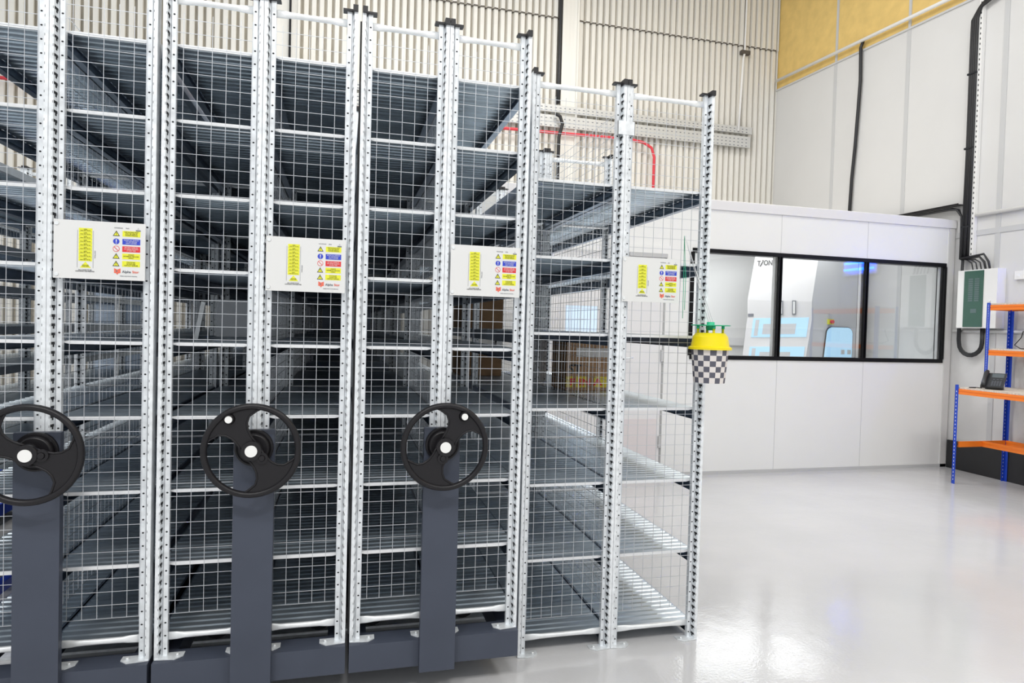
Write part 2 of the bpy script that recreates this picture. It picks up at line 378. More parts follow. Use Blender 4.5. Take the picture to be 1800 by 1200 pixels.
def shelf_mesh(w, l):
    b = MB(); n = 25; p = l/n; y = 0; prof = []
    for i in range(n):
        prof += [(i*p+.002, 0), (i*p+p*.66, 0), (i*p+p*.76, -.0042), (i*p+p*.90, -.0042)]
    prof.append((l-.002, 0)); k = len(prof); x0, x1 = .008, w-.008
    vs = [(x0, y, z) for y, z in prof]+[(x1, y, z) for y, z in prof]+[(x0, y, z-.0012) for y, z in prof]+[(x1, y, z-.0012) for y, z in prof]
    b.add(vs, [(i, k+i, k+i+1, i+1) for i in range(k-1)]+[(2*k+i, 2*k+i+1, 3*k+i+1, 3*k+i) for i in range(k-1)])
    # rolled bright front and back edges with cut corners
    for ye, sg in ((0, -1), (l, 1)):
        q = [(.012, -.004), (.055, .0), (w-.055, .0), (w-.012, -.004), (w-.055, -.013), (.055, -.013)]
        a, c = sorted((ye-sg*.0035, ye+sg*.002)); b.prism(q, a, c, 'y', 1)
    return b.mesh('shelf', ['shelf', 'edge'])
def beam_mesh(l, s):
    b = MB()
    def bx(xa, xb, za, zb_): a = sorted((s*xa, s*xb)); b.box(a[0], a[1], 0.0, l, za, zb_)
    bx(0, .002, -.058, -.003); bx(.002, .030, -.058, -.056); bx(.002, .010, -.005, -.003)
    bx(.002, .006, -.034, -.028)
    return b.mesh('beam', 'beam')
def wire_mesh(w, z0, z1, axis='x', pitch=.05, off=.025, r=.0013):
    b = MB(); n = int((w-.01)/pitch)
    P = (lambda a, z: (a, 0, z)) if axis == 'x' else (lambda a, z: (0, a, z))
    for i in range(n+1):
        a = off+i*pitch
        if a < w-.004: b.tube([P(a, z0), P(a, z1)], r, 4)
    z = z0
    while z <= z1+.001:
        b.tube([P(0, z) if axis == 'x' else (.0024, 0, z), P(w, z) if axis == 'x' else (.0024, w, z)], r, 4); z += pitch
    if axis == 'x':
        for a in (.001, w-.001): b.tube([P(a, z0), P(a, z1)], r*.9, 4)
    return b.mesh('mesh_panel', 'wire')
def bar_mesh(w):
    pts = []; fl = []
    for t, rx, ry in ((0, .016, .004), (.12, .015, .005), (.22, .0115, .010), (.5, .0105, .0105), (.78, .0115, .010), (.88, .015, .005), (1, .016, .004)):
        pts.append((w*t, 0, 0)); fl.append((rx, ry))
    return MB().tube(pts, .01, 12, flat=fl).mesh('cross_bar', 'bar')

def make_unit(label, xc, y0, D, zf, ztop, shelves, nb, mobile, ls=None):
    t = thing('mobile_shelving_unit' if mobile else 'static_shelving_unit', label, 'shelving', (xc, y0, 0))
    pm = (post_mesh(zf, ztop, False), post_mesh(zf, ztop, True)); cm = (cap_mesh(False), cap_mesh(True)); fm = (foot_mesh(False), foot_mesh(True))
    bolt = MB().cyl((0, 0, 0), .006, .004, .012, n=6).mesh('bolt', 'bar')
    sl = L-.052; wid = D-.008
    sm = shelf_mesh(wid, sl); bmL, bmR = beam_mesh(sl, 1), beam_mesh(sl, -1)
    wm = wire_mesh(D-.084, zf+.165, ztop-.095); brm = bar_mesh(D-.082)
    sp = wire_mesh(L-.06, zf+.17, ztop-.10, 'y', off=.03)
    for k in range(nb+1):
        y = k*L
        for j, xo in enumerate((-D+.001, -.0008, .0008, D-.001)):
            fl = j % 2
            link('post', pm[fl], t, (xo, y, 0))
            link('post_cap', cm[fl], t, (xo, y, ztop))
            if k < 3:
                f = link('foot_plate', fm[fl], t, (xo, y, zf))
                link('bolt', bolt, f, ((-.078 if fl else .078), .018, 0))
        for x0 in (-D+.041, .041):
            link('cross_bar', brm, t, (x0, y+.034, ztop-.045)); link('cross_bar', brm, t, (x0, y+.034, shelves[-1]-.003))
            if mobile and k == nb:
                MB().box(-.0, D-.084, 0, .002, zf+.12, ztop-.08).build('rear_blocker', 'beam', t, (x0+.001, y+.046, 0))  # added sheet closing the rear, keeps the rack interior dark
            elif k in (0, nb): link('mesh_panel', wm, t, (x0+.001, y+.022 if k == 0 else y+.046, 0))
    for k in range(nb):
        y = k*L+.050
        link('mesh_panel', sp, t, (-.0015, y, 0))
        for z in shelves:
            for x0 in (-D+.004, .004):
                s_ = link('shelf', sm, t, (x0, y+.001, z))
                link('beam', bmL, s_, (.0, 0, 0)); link('beam', bmR, s_, (wid, 0, 0))
    if not mobile:
        for k in range(nb+1): MB().box(-.043, .043, -.002, -.0002, 2.435, 2.498).box(-.043, -.041, -.002, .03, 2.435, 2.498).box(.041, .043, -.002, .03, 2.435, 2.498).build('joining_plate', 'galv', t, (0, k*L, 0))
    if mobile:
        MB().box(-D-.0068, -D-.0002, .034, .046, zf+.02, ztop-.03).build('gap_blocker', 'black', t)  # added black strip, stops the bright wall showing through the gap
        b = MB(); LT = nb*L+.04
        b.box(-D, D, -.03, .075, .116, zf-.0005).box(-D, D, LT-.07, LT+.03, .116, zf-.0005)
        b.box(-D, -D+.07, .075, LT-.07, .13, zf-.0005).box(D-.07, D, .075, LT-.07, .13, zf-.0005)
        for k in range(1, nb): b.box(-D+.07, D-.07, k*L-.03, k*L+.07, .13, zf-.0005)
        b.build('base_frame', 'base', t)
        for yy in RAILY:
            if yy < LT:
                for xx in (-D+.12, D-.12):
                    MB().cyl((0, 0, 0), .058, -.02, .02, 'y', 24).build('wheel', 'slot', t, (xx, yy-y0, .070))
        MB().box(-.0725, .0725, -.062, -.031, .104, 1.104).box(-.06, .06, -.031, -.0305, .12, .22).build('drive_column', 'base', t)
        g = MB().cyl((0, 0, 0), .068, -.014, 0, 'y', 40, r2=.070).cyl((0, 0, 0), .05, -.028, -.014, 'y', 32, r2=.062).cyl((0, 0, 0), .018, -.070, -.028, 'y', 20)
        g.cyl((.045, -.0145, .038), .006, -.001, .0, 'y', 10, m=1)
        g.build('gearbox_cover', ['wheel', 'slot'], t, (0, -.062, 1.038))
    return t
RAILY = [0.62, 1.9, 3.1, 4.3, 5.6]
def wheel_for(t, ang):
    # ang: direction of the blade that carries the knob
    b = MB().torus((0, 0, 0), .1635, .0118)
    b.cyl((0, 0, 0), .035, -.016, .014, 'y', 32, r2=.037)
    for base in (ang, ang+182):
        out = []
        prof = [(.160, 46), (.149, 40), (.128, 29), (.105, 24), (.082, 23), (.060, 28), (.045, 38), (.033, 60)]
        for a in range(-46, 47, 6): out.append((.160, a))
        out += [(r, a) for r, a in prof[1:]] + [(r, -a) for r, a in prof[:0:-1]]
        pts = []
        for r, a in out:
            w = math.radians(base+a); pts.append((r*math.cos(w), r*math.sin(w)))
        b.prism(pts, -.003, .005, 'y')
        # raised ribs along the blade edges
        for sg in (1, -1):
            rp = []
            for r, a in prof:
                w = math.radians(base+sg*a); rp.append((r*math.cos(w), -.002, r*math.sin(w)))
            b.tube(rp, .0045, 6)
    w = math.radians(ang+182+18); c = (.046*math.cos(w), 0, .046*math.sin(w))
    b.cyl(c, .021, -.011, .0, 'y', 24).cyl(c, .0095, -.017, -.011, 'y', 18, r2=.012)
    w = math.radians(ang); kc = (.141*math.cos(w), 0, .141*math.sin(w))
    h = b.build('handwheel', 'wheel', t, (0, -.135, 1.040))
    MB().cyl((0, 0, 0), .0215, -.0185, -.016, 'y', 32).build('hub_cap', 'white', h)
    MB().cyl(kc, .015, -.020, -.002, 'y', 24, r2=.021).build('knob', 'wheel', h)
    MB().cyl(kc, .0128, -.0225, -.020, 'y', 24).build('knob_cap', 'white', h)

def sign_for(t, x0, z0, nbars, yf=-.0065):
    s = MB().box(0, .297, -.0015, .0015, 0, .21)
    s = s.build('safety_sign', 'sign', t, (x0, yf, z0)); Y = -.0018
    def q(name, m, x, x1, z, z1, d=0): return MB().box(x, x1, Y-.0003-d, Y+.0003, z, z1).build(name, m, s)
    for zz in (.014, .196):
        MB().cyl((.010, -.0015, zz), .0065, -.003, 0, 'y', 14, r2=.008).build('bolt', 'bar', s)
    # load chart: stack of yellow bars, wedge at the foot
    zt, zl, zw = .183, .064, .040; hb = (zt-zl)/9; zl2 = zt-hb*9; n0 = 9-nbars
    zt2 = zt - (0 if nbars == 9 else hb*0.6); hh = (zt2-zl)/nbars
    c = MB().box(.080, .123, Y-.0003, Y+.0003, zl, zt2).prism([(.084, zw), (.120, zw), (.102, zl-.002)], Y-.0003, Y+.0003, 'y')
    c.build('load_chart', 'yellow', s)
    e = MB().box(.0755, .0763, Y-.0004, Y, zw, zt2-.008).box(.1262, .127, Y-.0004, Y, zw, zt2-.008)
    for i in range(1, nbars): e.box(.080, .123, Y-.0004, Y, zl+hh*i-.0003, zl+hh*i+.0003)
    e.build('chart_lines', 'grey', s)
    for i in range(nbars): text('lettering', 'LEVEL\nMAX UDL 150 KG', .0042, 'ink', s, (.1015, Y-.0006, zl+hh*(i+.5)), align='CENTER')
    text('lettering', 'TOTAL BAY\nLOAD LIMIT', .0042, 'ink', s, (.102, Y-.0006, zw+.007), align='CENTER')
    text('lettering', 'ALL LOADS TO BE\nUNIFORMLY DISTRIBUTED', .0052, 'ink', s, (.101, Y-.0006, .0295), align='CENTER')
    text('lettering', 'TOTAL LOAD', .0045, 'grey', s, (.133, Y-.0006, .075), rot=(PI/2, -PI/2, 0))
    rows = [(.170, 'yellow', 'T', 'THIS RACKING MUST\nONLY BE USED BY\nTRAINED PERSONS'), (.141, 'blue', 'B', 'REPORT ALL DAMAGE\nTO THE PERSON\nSAFETY ADVISER'), (.114, 'red', 'R', 'DO NOT CLIMB ON\nOR UNDER RACKING\nAT ANY TIME'),
            (.0875, 'yellow', 'T', 'ALWAYS\nDISTRIBUTE THE LOAD\nEVENLY'), (.060, 'yellow', 'T', 'IF IN DOUBT\nALWAYS ASK\nCONTACT SUPPLIER')]
    for z, m, k, tx in rows:
        q('text_block', m, .221, .280, z-.0103, z+.0103)
        text('lettering', tx, .0058, 'ink' if m == 'yellow' else 'sign', s, (.2505, Y-.0006, z), align='CENTER', sx=.85)
        x = .201
        if k == 'T':
            MB().prism([(x-.0115, z-.0095), (x+.0115, z-.0095), (x, z+.0105)], Y-.0003, Y, 'y').prism([(x-.008, z-.0072), (x+.008, z-.0072), (x, z+.006)], Y-.0005, Y, 'y', 1).box(x-.0008, x+.0008, Y-.0007, Y, z-.003, z+.0035, 0).box(x-.0008, x+.0008, Y-.0007, Y, z-.0062, z-.0044, 0).build('warning_triangle', ['ink', 'yellow'], s)
        elif k == 'B':
            MB().cyl((x, Y, z), .0105, -.0004, 0, 'y', 24).box(x-.0016, x+.0016, Y-.0006, Y, z-.002, z+.0075, 1).box(x-.0016, x+.0016, Y-.0006, Y, z-.0075, z-.0045, 1).build('notice_symbol', ['blue', 'sign'], s)
        else:
            MB().cyl((x, Y, z), .0110, -.0003, 0, 'y', 24).cyl((x, Y, z), .0092, -.0005, 0, 'y', 24, m=1).prism([(x-.0078, z+.0062), (x-.0062, z+.0078), (x+.0078, z-.0062), (x+.0062, z-.0078)], Y-.0007, Y, 'y', 0).build('prohibition_symbol', ['red', 'sign'], s)
    # two part folded logo
    MB().prism([(.195, .043), (.2055, .038), (.216, .043), (.216, .026), (.209, .0245), (.2055, .019), (.202, .0245), (.195, .026)], Y-.0004, Y, 'y').prism([(.201, .036), (.2055, .034), (.2055, .029), (.201, .031)], Y-.0006, Y, 'y', 1).build('logo', ['orangelogo', 'grey'], s)
    text('lettering', 'Alpha', .0125, 'grey', s, (.2215, Y-.0006, .031), bold=.0002)
    text('lettering', 'Stor', .0125, 'orangelogo', s, (.2545, Y-.0006, .031), bold=.0002)
    text('lettering', 'MOBILE AND STATIC SHELVING', .0040, 'grey', s, (.214, Y-.0006, .015), sx=1.0)
    text('lettering', 'DATE INSTALLED', .0045, 'grey', s, (.194, Y-.0006, .190), sx=.8); text('lettering', 'ISSUE', .0045, 'grey', s, (.232, Y-.0006, .190))
    q('stamp', 'grey', .265, .281, .181, .1855)
    MB().prism([(.269, .188), (.277, .188), (.273, .195)], Y-.0004, Y, 'y').build('stamp', 'strip', s)

def zc(z, dy=.05): return 1.5234+(z-1.5234)*(2.6875+dy)/2.6875
DM, DF = .3516, .4603
mz = [zc(2.5386-.27738*i) for i in range(9)]; mz[-1] += .006
NBM = 5
units = [(-1.62, 'mobile shelving unit across the left aisle, seen only through the first unit'),
         (0.0, 'mobile shelving unit with handwheel cut by the left edge of the photo'),
         (2*DM+GB, 'mobile shelving unit in the middle whose handwheel knob is at upper left'),
         (4*DM+2*GB, 'mobile shelving unit with handwheel knob at upper right, next to the taller row end')]
units[3] = (units[3][0], 'rightmost mobile shelving unit, handwheel knob at upper right, beside the fixed shelving')
for i, (x, lab) in enumerate(units):
    t = make_unit(lab, x, 0.0, DM-.0005, .2258, 2.759, mz, NBM, True)
    t.rotation_euler.z = (0, 0, 0.0006, 0.0026)[i]
    wheel_for(t, (100, 158, 123.5, 59)[i])
    sign_for(t, .0237, (1.64, 1.6535, 1.6366, 1.6456)[i], 9)
xf = 1.8388+DF
t = make_unit('fixed galvanised shelving unit at the right end, fly trap hanging on its corner', xf, .1681, DF, .001, 2.676, [zc(2.1986-.34895*i, .05) for i in range(7)], 2, False)
sign_for(t, .0, 1.6564, 7)
for i, yy in enumerate(RAILY):
    tag(MB().box(-2.1, 1.80, yy-.03, yy+.03, .0005, .012).build('floor_rail', 'galv'), 'steel floor rail under the mobile bases, ' + ['nearest the handwheels', 'second from the handwheels', 'in the middle of five', 'second from the back wall', 'nearest the back wall'][i], 'rail', 'floor rails under the mobile units')

# ------------------------------------------------------------------ things on the shelves
zs4 = zc(2.1986-.34895*3, .05)
def carton(lab, x0, x1, y0, y1, z0, z1, marked=False):
    t = thing('cardboard_box', lab, 'box', ((x0+x1)/2, (y0+y1)/2, z0)); w, d, h = (x1-x0)/2, (y1-y0)/2, z1-z0
    MB().box(-w, w, -d, d, .0, h-.004).build('carton', 'card', t)
    MB().prism([(-w-.002, h-.004), (-.002, h-.001), (-.002, h+.002), (-w-.002, h+.004)], -d, d, 'y').prism([(.002, h-.001), (w+.002, h-.006), (w+.002, h+.0), (.002, h+.002)], -d, d, 'y').build('lid_flap', 'card', t)
    if marked:
        MB().box(-w+.06, w-.07, -d-.001, -d, h-.10, h-.045).build('parcel_label', 'tape', t)
        text('lettering', 'ST', .075, 'ink', t, (-w+.015, -d-.0012, h*.42), ext=.0004, bold=.002)
        for xa, xb in ((-w-.0, -w+.045), (-w+.06, -w+.13), (-w+.18, -w+.28)):
            MB().box(xa, xb, -d-.001, -d, .02, .085).build('printed_tape', 'tapey', t)
        text('lettering', 'F IN A', .055, 'red', t, (-w+.02, -d-.0016, .05), ext=.0003, sx=1.4, bold=.002)
    return t
carton('brown cardboard box with ST lettering and yellow tape on the fixed shelving', 2.335, 2.67, 1.02, 1.30, zs4+.002, zs4+.305, True)
zs3 = zc(2.1986-.34895*2, .05)
carton('plain brown cardboard box on the upper of two shelves at the rear of fixed unit', 1.885, 2.20, 2.12, 2.50, zs3+.002, zs3+.235)
carton('plain brown cardboard box on the shelf below, rear of fixed unit', 1.885, 2.20, 2.12, 2.50, zs4+.002, zs4+.215)
p = MB().box(0, .255, 0, .004, 0, .19).box(0, .255, -.010, 0, 0, .006).box(0, .255, -.010, 0, .184, .19)
z5 = mz[4]
tag(p.build('metal_sheet', 'panel', None, (.405, .93, z5+.003)), 'plain pale grey steel panel standing on a middle shelf behind the mesh', 'sheet')
o = tag(MB().box(0, .018, 0, .004, 0, .17).build('steel_strip', 'bar', None, (.39, .47, z5+.002)), 'narrow pale steel strip leaning on a shelf left of the grey panel', 'strip')
o.rotation_euler = (0, math.radians(10), 0)

# ------------------------------------------------------------------ fly trap hanging on the corner post
tx, ty = 2.705, .05
t = thing('fly_trap', 'hanging fly trap with yellow lid, green top and chequered cup', 'fly trap', (tx, ty, 1.285))
b = MB(); n = 18; rows_ = 6
for r in range(rows_):
    z0, z1 = r*.0258, (r+1)*.0258; ra, rb = .072+.014*r/rows_, .072+.014*(r+1)/rows_
    for i in range(n):
        a0, a1 = 2*PI*i/n, 2*PI*(i+1)/n
        b.add([(ra*math.cos(a0), ra*math.sin(a0), z0), (ra*math.cos(a1), ra*math.sin(a1), z0), (rb*math.cos(a1), rb*math.sin(a1), z1), (rb*math.cos(a0), rb*math.sin(a0), z1)], [(0, 1, 2, 3)], (i+r) % 2)
b.add([(.072*math.cos(2*PI*i/n), .072*math.sin(2*PI*i/n), 0) for i in range(n)], [tuple(range(n))[::-1]], 0)
b.build('cup', ['cupw', 'cupd'], t)
b = MB()
for (ra, za), (rb, zb2) in zip([(.090, .155), (.099, .155), (.099, .166), (.088, .170), (.080, .215)], [(.099, .155), (.099, .166), (.088, .170), (.080, .215), (.066, .233)]):
    n = 36
    b.add([(ra*math.cos(2*PI*i/n), ra*math.sin(2*PI*i/n), za) for i in range(n)]+[(rb*math.cos(2*PI*i/n), rb*math.sin(2*PI*i/n), zb2) for i in range(n)], [(i, (i+1) % n, n+(i+1) % n, n+i) for i in range(n)], 0, True)
b.add([(.066*math.cos(2*PI*i/n), .066*math.sin(2*PI*i/n), .233) for i in range(n)], [tuple(range(n))])
for i in range(4):
    a = PI/4+PI/2*i+.5; b.cyl((.058*math.cos(a), .058*math.sin(a), 0), .006, .228, .252, n=8)
b.build('lid', 'lid', t)
b = MB().cyl((0, 0, 0), .088, .266, .270, n=40, r2=.090).cyl((0, 0, 0), .018, .245, .284, n=20)
for i in range(4):
    a = PI/4+PI/2*i+.5; b.cyl((.058*math.cos(a), .058*math.sin(a), 0), .0075, .252, .267, n=8)
b.build('top_disc', 'green', t)
b = MB()
for i in range(3):
    a = 2*PI*i/3; b.tube([(.012*math.cos(a), .012*math.sin(a), .284), (-.075+.003*i, .139, .70)], .0012, 4)
b.build('hanging_wire', 'wire', t)
MB().tube([(-.072, .136, .30), (-.072, .136, .45), (-.075, .138, .70), (-.062, .136, .50), (-.064, .134, .34)], .0014, 6).build('green_tie', 'green', t)

# ------------------------------------------------------------------ services on the back wall
def tray(name, lab, x0, x1, z0, z1):
    b = MB(); y = YB-.10
    b.box(x0, x1, y, y+.004, z0, z1).box(x0, x1, y, y+.04, z0-.004, z0).box(x0, x1, y, y+.04, z1, z1+.004)
    b.box(x1-.004, x1, y, y+.04, z0, z1)
    nx = int((x1-x0)/.075); nz = max(1, int((z1-z0)/.045))
    for i in range(nx):
        for j in range(nz):
            xa = x0+.02+i*.075; za = z0+.012+j*(z1-z0-.01)/nz
            b.add([(xa, y-.001, za), (xa+.028, y-.001, za), (xa+.028, y-.001, za+.012), (xa, y-.001, za+.012)], [(0, 1, 2, 3)], 1)
    for i in range(6): xa = x0+.4+i*(x1-x0-.6)/5; b.box(xa, xa+.04, y+.004, YB-.013, z0, z1)
    return tag(b.build(name, ['tray', 'grey']), lab, 'cable tray')
tray('cable_tray', 'narrow perforated grey cable tray, the upper of two on the corrugated wall', -4.5, 7.49, 4.80, 4.90)
tray('cable_tray', 'wide perforated grey cable tray, the lower of two on the corrugated wall', -4.5, 7.47, 4.575, 4.745)
tag(MB().tube([(-4.5, YB-.12, 4.43), (3.0, YB-.12, 4.46), (5.3, YB-.12, 4.50), (5.54, YB-.12, 4.47), (5.68, YB-.12, 4.40), (5.73, YB-.12, 4.26), (5.73, YB-.12, 2.95)], .022, 10).build('red_conduit', 'redc'), 'red fire alarm conduit under the cable trays bending down the corrugated wall', 'conduit')
tag(MB().tube([(4.13, YB-.04, 10), (4.14, YB-.04, 5.2), (4.13, YB-.04, 4.95)], .028, 10).tube([(4.06, YB-.18, 4.74), (4.13, YB-.18, 4.71), (4.17, YB-.18, 4.60), (4.12, YB-.18, 4.40), (4.11, YB-.18, 3.0)], .026, 10).build('wall_cable', 'cable'), 'thick black cable running down beside the wall post on the corrugated wall', 'cable')
tag(MB().tube([(.235, YB-.11, 9), (.235, YB-.11, 4.92)], .016, 8).build('wall_cable', 'cable'), 'thin black cable down the pale post seen above the middle mobile unit', 'cable')
t = tag(MB().tube([(7.38, YB-.03, 9.5), (7.34, YB-.04, 6.15), (7.28, YB-.1, 6.0), (7.22, YB-.12, 4.82)], .018, 8).build('drop_conduit', 'whitec'), 'slim pale conduit dropping to the end of the cable trays', 'conduit')
MB().box(7.26, 7.42, YB-.08, YB-.012, 6.10, 6.16).build('bracket', 'seam', t)

# ------------------------------------------------------------------ services on the right wall
def wt(pts, r, n=10): return MB().tube([(XR-q[2] if len(q) > 2 else XR-.05, q[0], q[1]) for q in pts], r, n)
tag(wt([(YB-.05, 5.735, .06), (3.6, 5.56, .06), (-5, 5.25, .06)], .024).build('wall_conduit', 'whitec'), 'white conduit rising along the yellow upper wall', 'conduit')
tag(wt([(5.02, 5.63, .04), (5.06, 5.55, .04), (5.05, 5.1, .035), (5.07, 4.7, .035), (5.10, 4.2, .035), (5.14, 3.75, .035), (5.15, 3.5, .035), (5.17, 3.0, .035)], .022).build('hanging_cable', 'cable'), 'single black cable hanging down the white wall from the conduit', 'cable')
tag(wt([(3.22, 2.93, .03), (-4, 2.93, .03)], .022).build('wall_conduit', 'whitec'), 'white conduit along the wall just above the fuse board', 'conduit')
tag(wt([(3.46, 1.610, .019), (-4, 1.610, .019)], .017).build('wall_conduit', 'whitec'), 'white conduit along the wall just below the fuse board', 'conduit')
# vertical slotted channel with a bundle of cables
t = thing('cable_riser', 'slotted vertical channel carrying a thick bundle of black cables', 'cable riser', (XR, 3.30, 2.45))
b = MB().box(-.045, -.001, -.07, -.025, 0, 3.0)
for i in range(51):
    z = .03+i*.058; b.box(-.0465, -.045, -.052, -.042, z, z+.022, 1)
b.build('slotted_channel', ['whitec', 'slot'], t)
b = MB()
for j, dy in enumerate((-.015, .008, .031, .052)):
    b.tube([(-.055-.01*(j % 2), dy, -.02), (-.055, dy-.004, 1.2), (-.055, dy+.002, 2.4), (-.055, dy, 2.72), (-.058, dy-.05-.01*j, 2.86-.012*j), (-.058, dy-.3, 2.97-.03*j), (-.058, dy-1.2, 2.98-.03*j)], .0145, 8)
b.build('cable_bundle', 'cable', t)
for z in (.35, 1.25, 2.1): MB().box(-.075, -.045, -.03, .075, z, z+.02).build('cable_tie', 'slot', t)
t = thing('cable_ladder', 'short horizontal run of black cables in a tray over the booth top', 'cable tray', (XR, 3.395, 3.02))
MB().box(-.10, -.001, 0, 1.65, .055, .062).box(-.10, -.094, 0, 1.65, .045, .07).build('ladder_tray', 'black', t)
b = MB()
for j in range(4): b.tube([(-.04-.018*j, 1.65, .03-.006*j), (-.04-.018*j, .12, .03-.006*j), (-.045-.012*j, .03, .0), (-.055, -.01, -.08), (-.06, -.02-.006*j, -.3), (-.06, -.02-.006*j, -.58)], .012, 8)
b.build('cable_bundle', 'cable', t)
# fuse board
t = thing('fuse_board', 'white fuse board with a smoked green door on the right wall', 'fuse board', (XR-.001, 2.865, 1.645))
MB().box(-.12, 0, 0, .47, 0, .655).build('housing', 'whitec', t)
MB().box(-.128, -.12, .155, .385, .012, .643).build('smoked_door', 'dbgreen', t)
b = MB()
for ya in (.20, .275):
    for z in range(11): b.box(-.1295, -.128, ya, ya+.055, .30+z*.024, .317+z*.024)
b.box(-.1295, -.128, .225, .295, .17, .215); b.build('breaker_rows', 'dbdark', t)
MB().cyl((-.125, .075, .30), .010, -.006, .005, 'x', 14).build('lock', 'galv', t)
b = MB()
for j in range(5): b.tube([(-.05-.008*j, .47+.012, .80), (-.06, .42-.05*j, .78+.025*max(0, j-2)), (-.06, .36-.05*j, .74), (-.06, .34-.05*j, .655)], .007 if j < 3 else .012, 8)
b.build('top_cable', 'cable', t)
b = MB()
for j in range(3):
    r = .155-.014*j; pts = [(-.05-.01*j, .475+.012-.014*j, .80), (-.05-.01*j, .50-.014*j, .3), (-.05, .505-.014*j, -.13)]
    for a in range(0, 181, 20):
        w = math.radians(a); pts.append((-.05, .345+r*math.cos(w), -.17-r*.98*math.sin(w)))
    pts.append((-.05, .345-r, .0)); b.tube(pts, .0115, 8)
b.build('looped_cable', 'cable', t)
t = thing('double_socket', 'white double switched socket beside the fuse board', 'socket', (XR-.001, 2.60, 2.17))
MB().box(-.03, 0, 0, .15, 0, .09).build('face_plate', 'whitec', t); MB().box(-.034, -.03, .02, .045, .03, .06).box(-.034, -.03, .10, .125, .03, .06).build('switch', 'white', t)
# insect killer with blue tubes further along the wall
t = thing('insect_killer_lamp', 'white insect killer with two blue tubes high on the right wall', 'lamp', (XR-.001, 1.78, 2.37))
MB().box(-.03, 0, 0, .62, 0, .26).build('housing', 'whitec', t)
for z in (.08, .17): MB().cyl((-.055, 0, z), .017, .05, .57, 'y', 12).build('blue_tube', 'uv', t)

# ------------------------------------------------------------------ workbench shelving, right
t = thing('rivet_workbench', 'blue and orange boltless workbench with stepped upper shelves', 'workbench', (7.26, 1.55, 0))
def upright(x, y, z1, sx, sy):
    b = MB(); a = sorted((0, sx*.038)); c = sorted((0, sy*.038)); e = sorted((0, sx*.003)); g = sorted((0, sy*.003))
    b.box(a[0], a[1], g[0], g[1], 0, z1).box(e[0], e[1], c[0], c[1], 0, z1)
    z = .04
    while z < z1-.04:
        for (q0, q1) in ((.014, .024),):
            u = sorted((sx*q0, sx*q1)); yy = (g[1]+.0007) if sy < 0 else (g[0]-.0007)
            b.add([(u[0], yy, z), (u[1], yy, z), ((u[0]+u[1])/2, yy, z+.018)], [(0, 1, 2)], 1)
            u2 = sorted((sy*q0, sy*q1)); xx = (e[0]-.0007) if sx > 0 else (e[1]+.0007)
            b.add([(xx, u2[0], z), (xx, u2[1], z), (xx, (u2[0]+u2[1])/2, z+.018)], [(0, 1, 2)], 1)
            yi = (g[0]-.0007) if sy < 0 else (g[1]+.0007)
            b.add([(u[0], yi, z), (u[1], yi, z), ((u[0]+u[1])/2, yi, z+.018)], [(0, 1, 2)], 1)
        z += .0385
    return b.build('upright', ['bluep', 'whitec'], t, (x, y, 0))
for (x, z1, sx) in ((0, 1.04, 1), (.375, 1.91, 1), (.705, 1.91, -1)):
    for y, sy in ((1.22, -1), (0, 1)):
        o = upright(x, y, z1, sx, sy)
        if x == .375: 
            o.location.z = 1.03; o.scale.z = .88/1.91
def obeam(p0, p1, z, h=.055, parent=None):
    (xa, ya), (xb, yb) = p0, p1; b = MB()
    if abs(xa-xb) < .01: b.box(xa-.006, xa+.006, ya, yb, z-h, z).box(xa-.010, xa-.006, ya, yb, z-h*.38, z-.004).box(xa-.010, xa-.006, ya, yb, z-h, z-h*.62)
    else: b.box(xa, xb, ya-.006, ya+.006, z-h, z).box(xa, xb, ya+.006, ya+.010, z-h*.38, z-.004).box(xa, xb, ya+.006, ya+.010, z-h, z-h*.62)
    return b.build('beam', 'orange', t)
for z, x0, x1 in ((.998, .012, .70), (1.41, .385, .70), (1.885, .385, .70)):
    obeam((x0, .035), (x0, 1.185), z); obeam((x1-.02, .035), (x1-.02, 1.185), z)
    obeam((x0+.012, 1.19), (x1-.045, 1.19), z); obeam((x0+.012, .03), (x1-.045, .03), z)
    MB().box(x0+.0, x1-.03, .02, 1.20, z+.001, z+.018).build('shelf_board', 'board', t)
obeam((.36, .035), (.36, 1.185), .445, .06); obeam((.04, 1.19), (.665, 1.19), .445, .06); obeam((.04, .03), (.665, .03), .445, .06); obeam((.68, .035), (.68, 1.185), .445, .06)
# desk phone
t = thing('desk_phone', 'black desk phone with handset, screen and keypad on the workbench', 'telephone', (7.43, 2.50, 1.0175), rz=math.radians(-62))
TL = math.radians(42)
def tilt(o): o.rotation_euler = (TL, 0, 0); return o
tilt(MB().box(-.09, .10, .0, .20, 0, .022).build('body', 'phone', t)).location = (0, -.07, .012)
tilt(MB().box(-.015, .085, .135, .19, .022, .0235).build('screen', 'screen', t)).location = (0, -.07, .012)
b = MB()
for i in range(4):
    for j in range(4): b.box(-.005+j*.022, .010+j*.022, .02+i*.018, .031+i*.018, .022, .0245)
for j in range(3): b.box(.0+j*.03, .018+j*.03, .105, .112, .022, .0245)
tilt(b.build('keypad', 'key', t)).location = (0, -.07, .012)
tilt(MB().tube([(-.062, .0, .034), (-.062, .03, .046), (-.062, .10, .056), (-.062, .17, .050), (-.062, .205, .036)], .02, 12, flat=[(.018, .020), (.014, .022), (.011, .018), (.014, .022), (.018, .020)]).build('handset', 'phone', t)).location = (0, -.07, .012)
MB().prism([(.02, .0), (.085, .0), (.04, .10)], -.07, .08, 'x').build('stand', 'phone', t)
MB().tube([(-.09, -.02, .006), (-.15, .02, .006), (-.19, -.04, .006), (-.13, -.07, .006), (-.18, -.10, .006)], .004, 6).build('cord', 'cable', t)
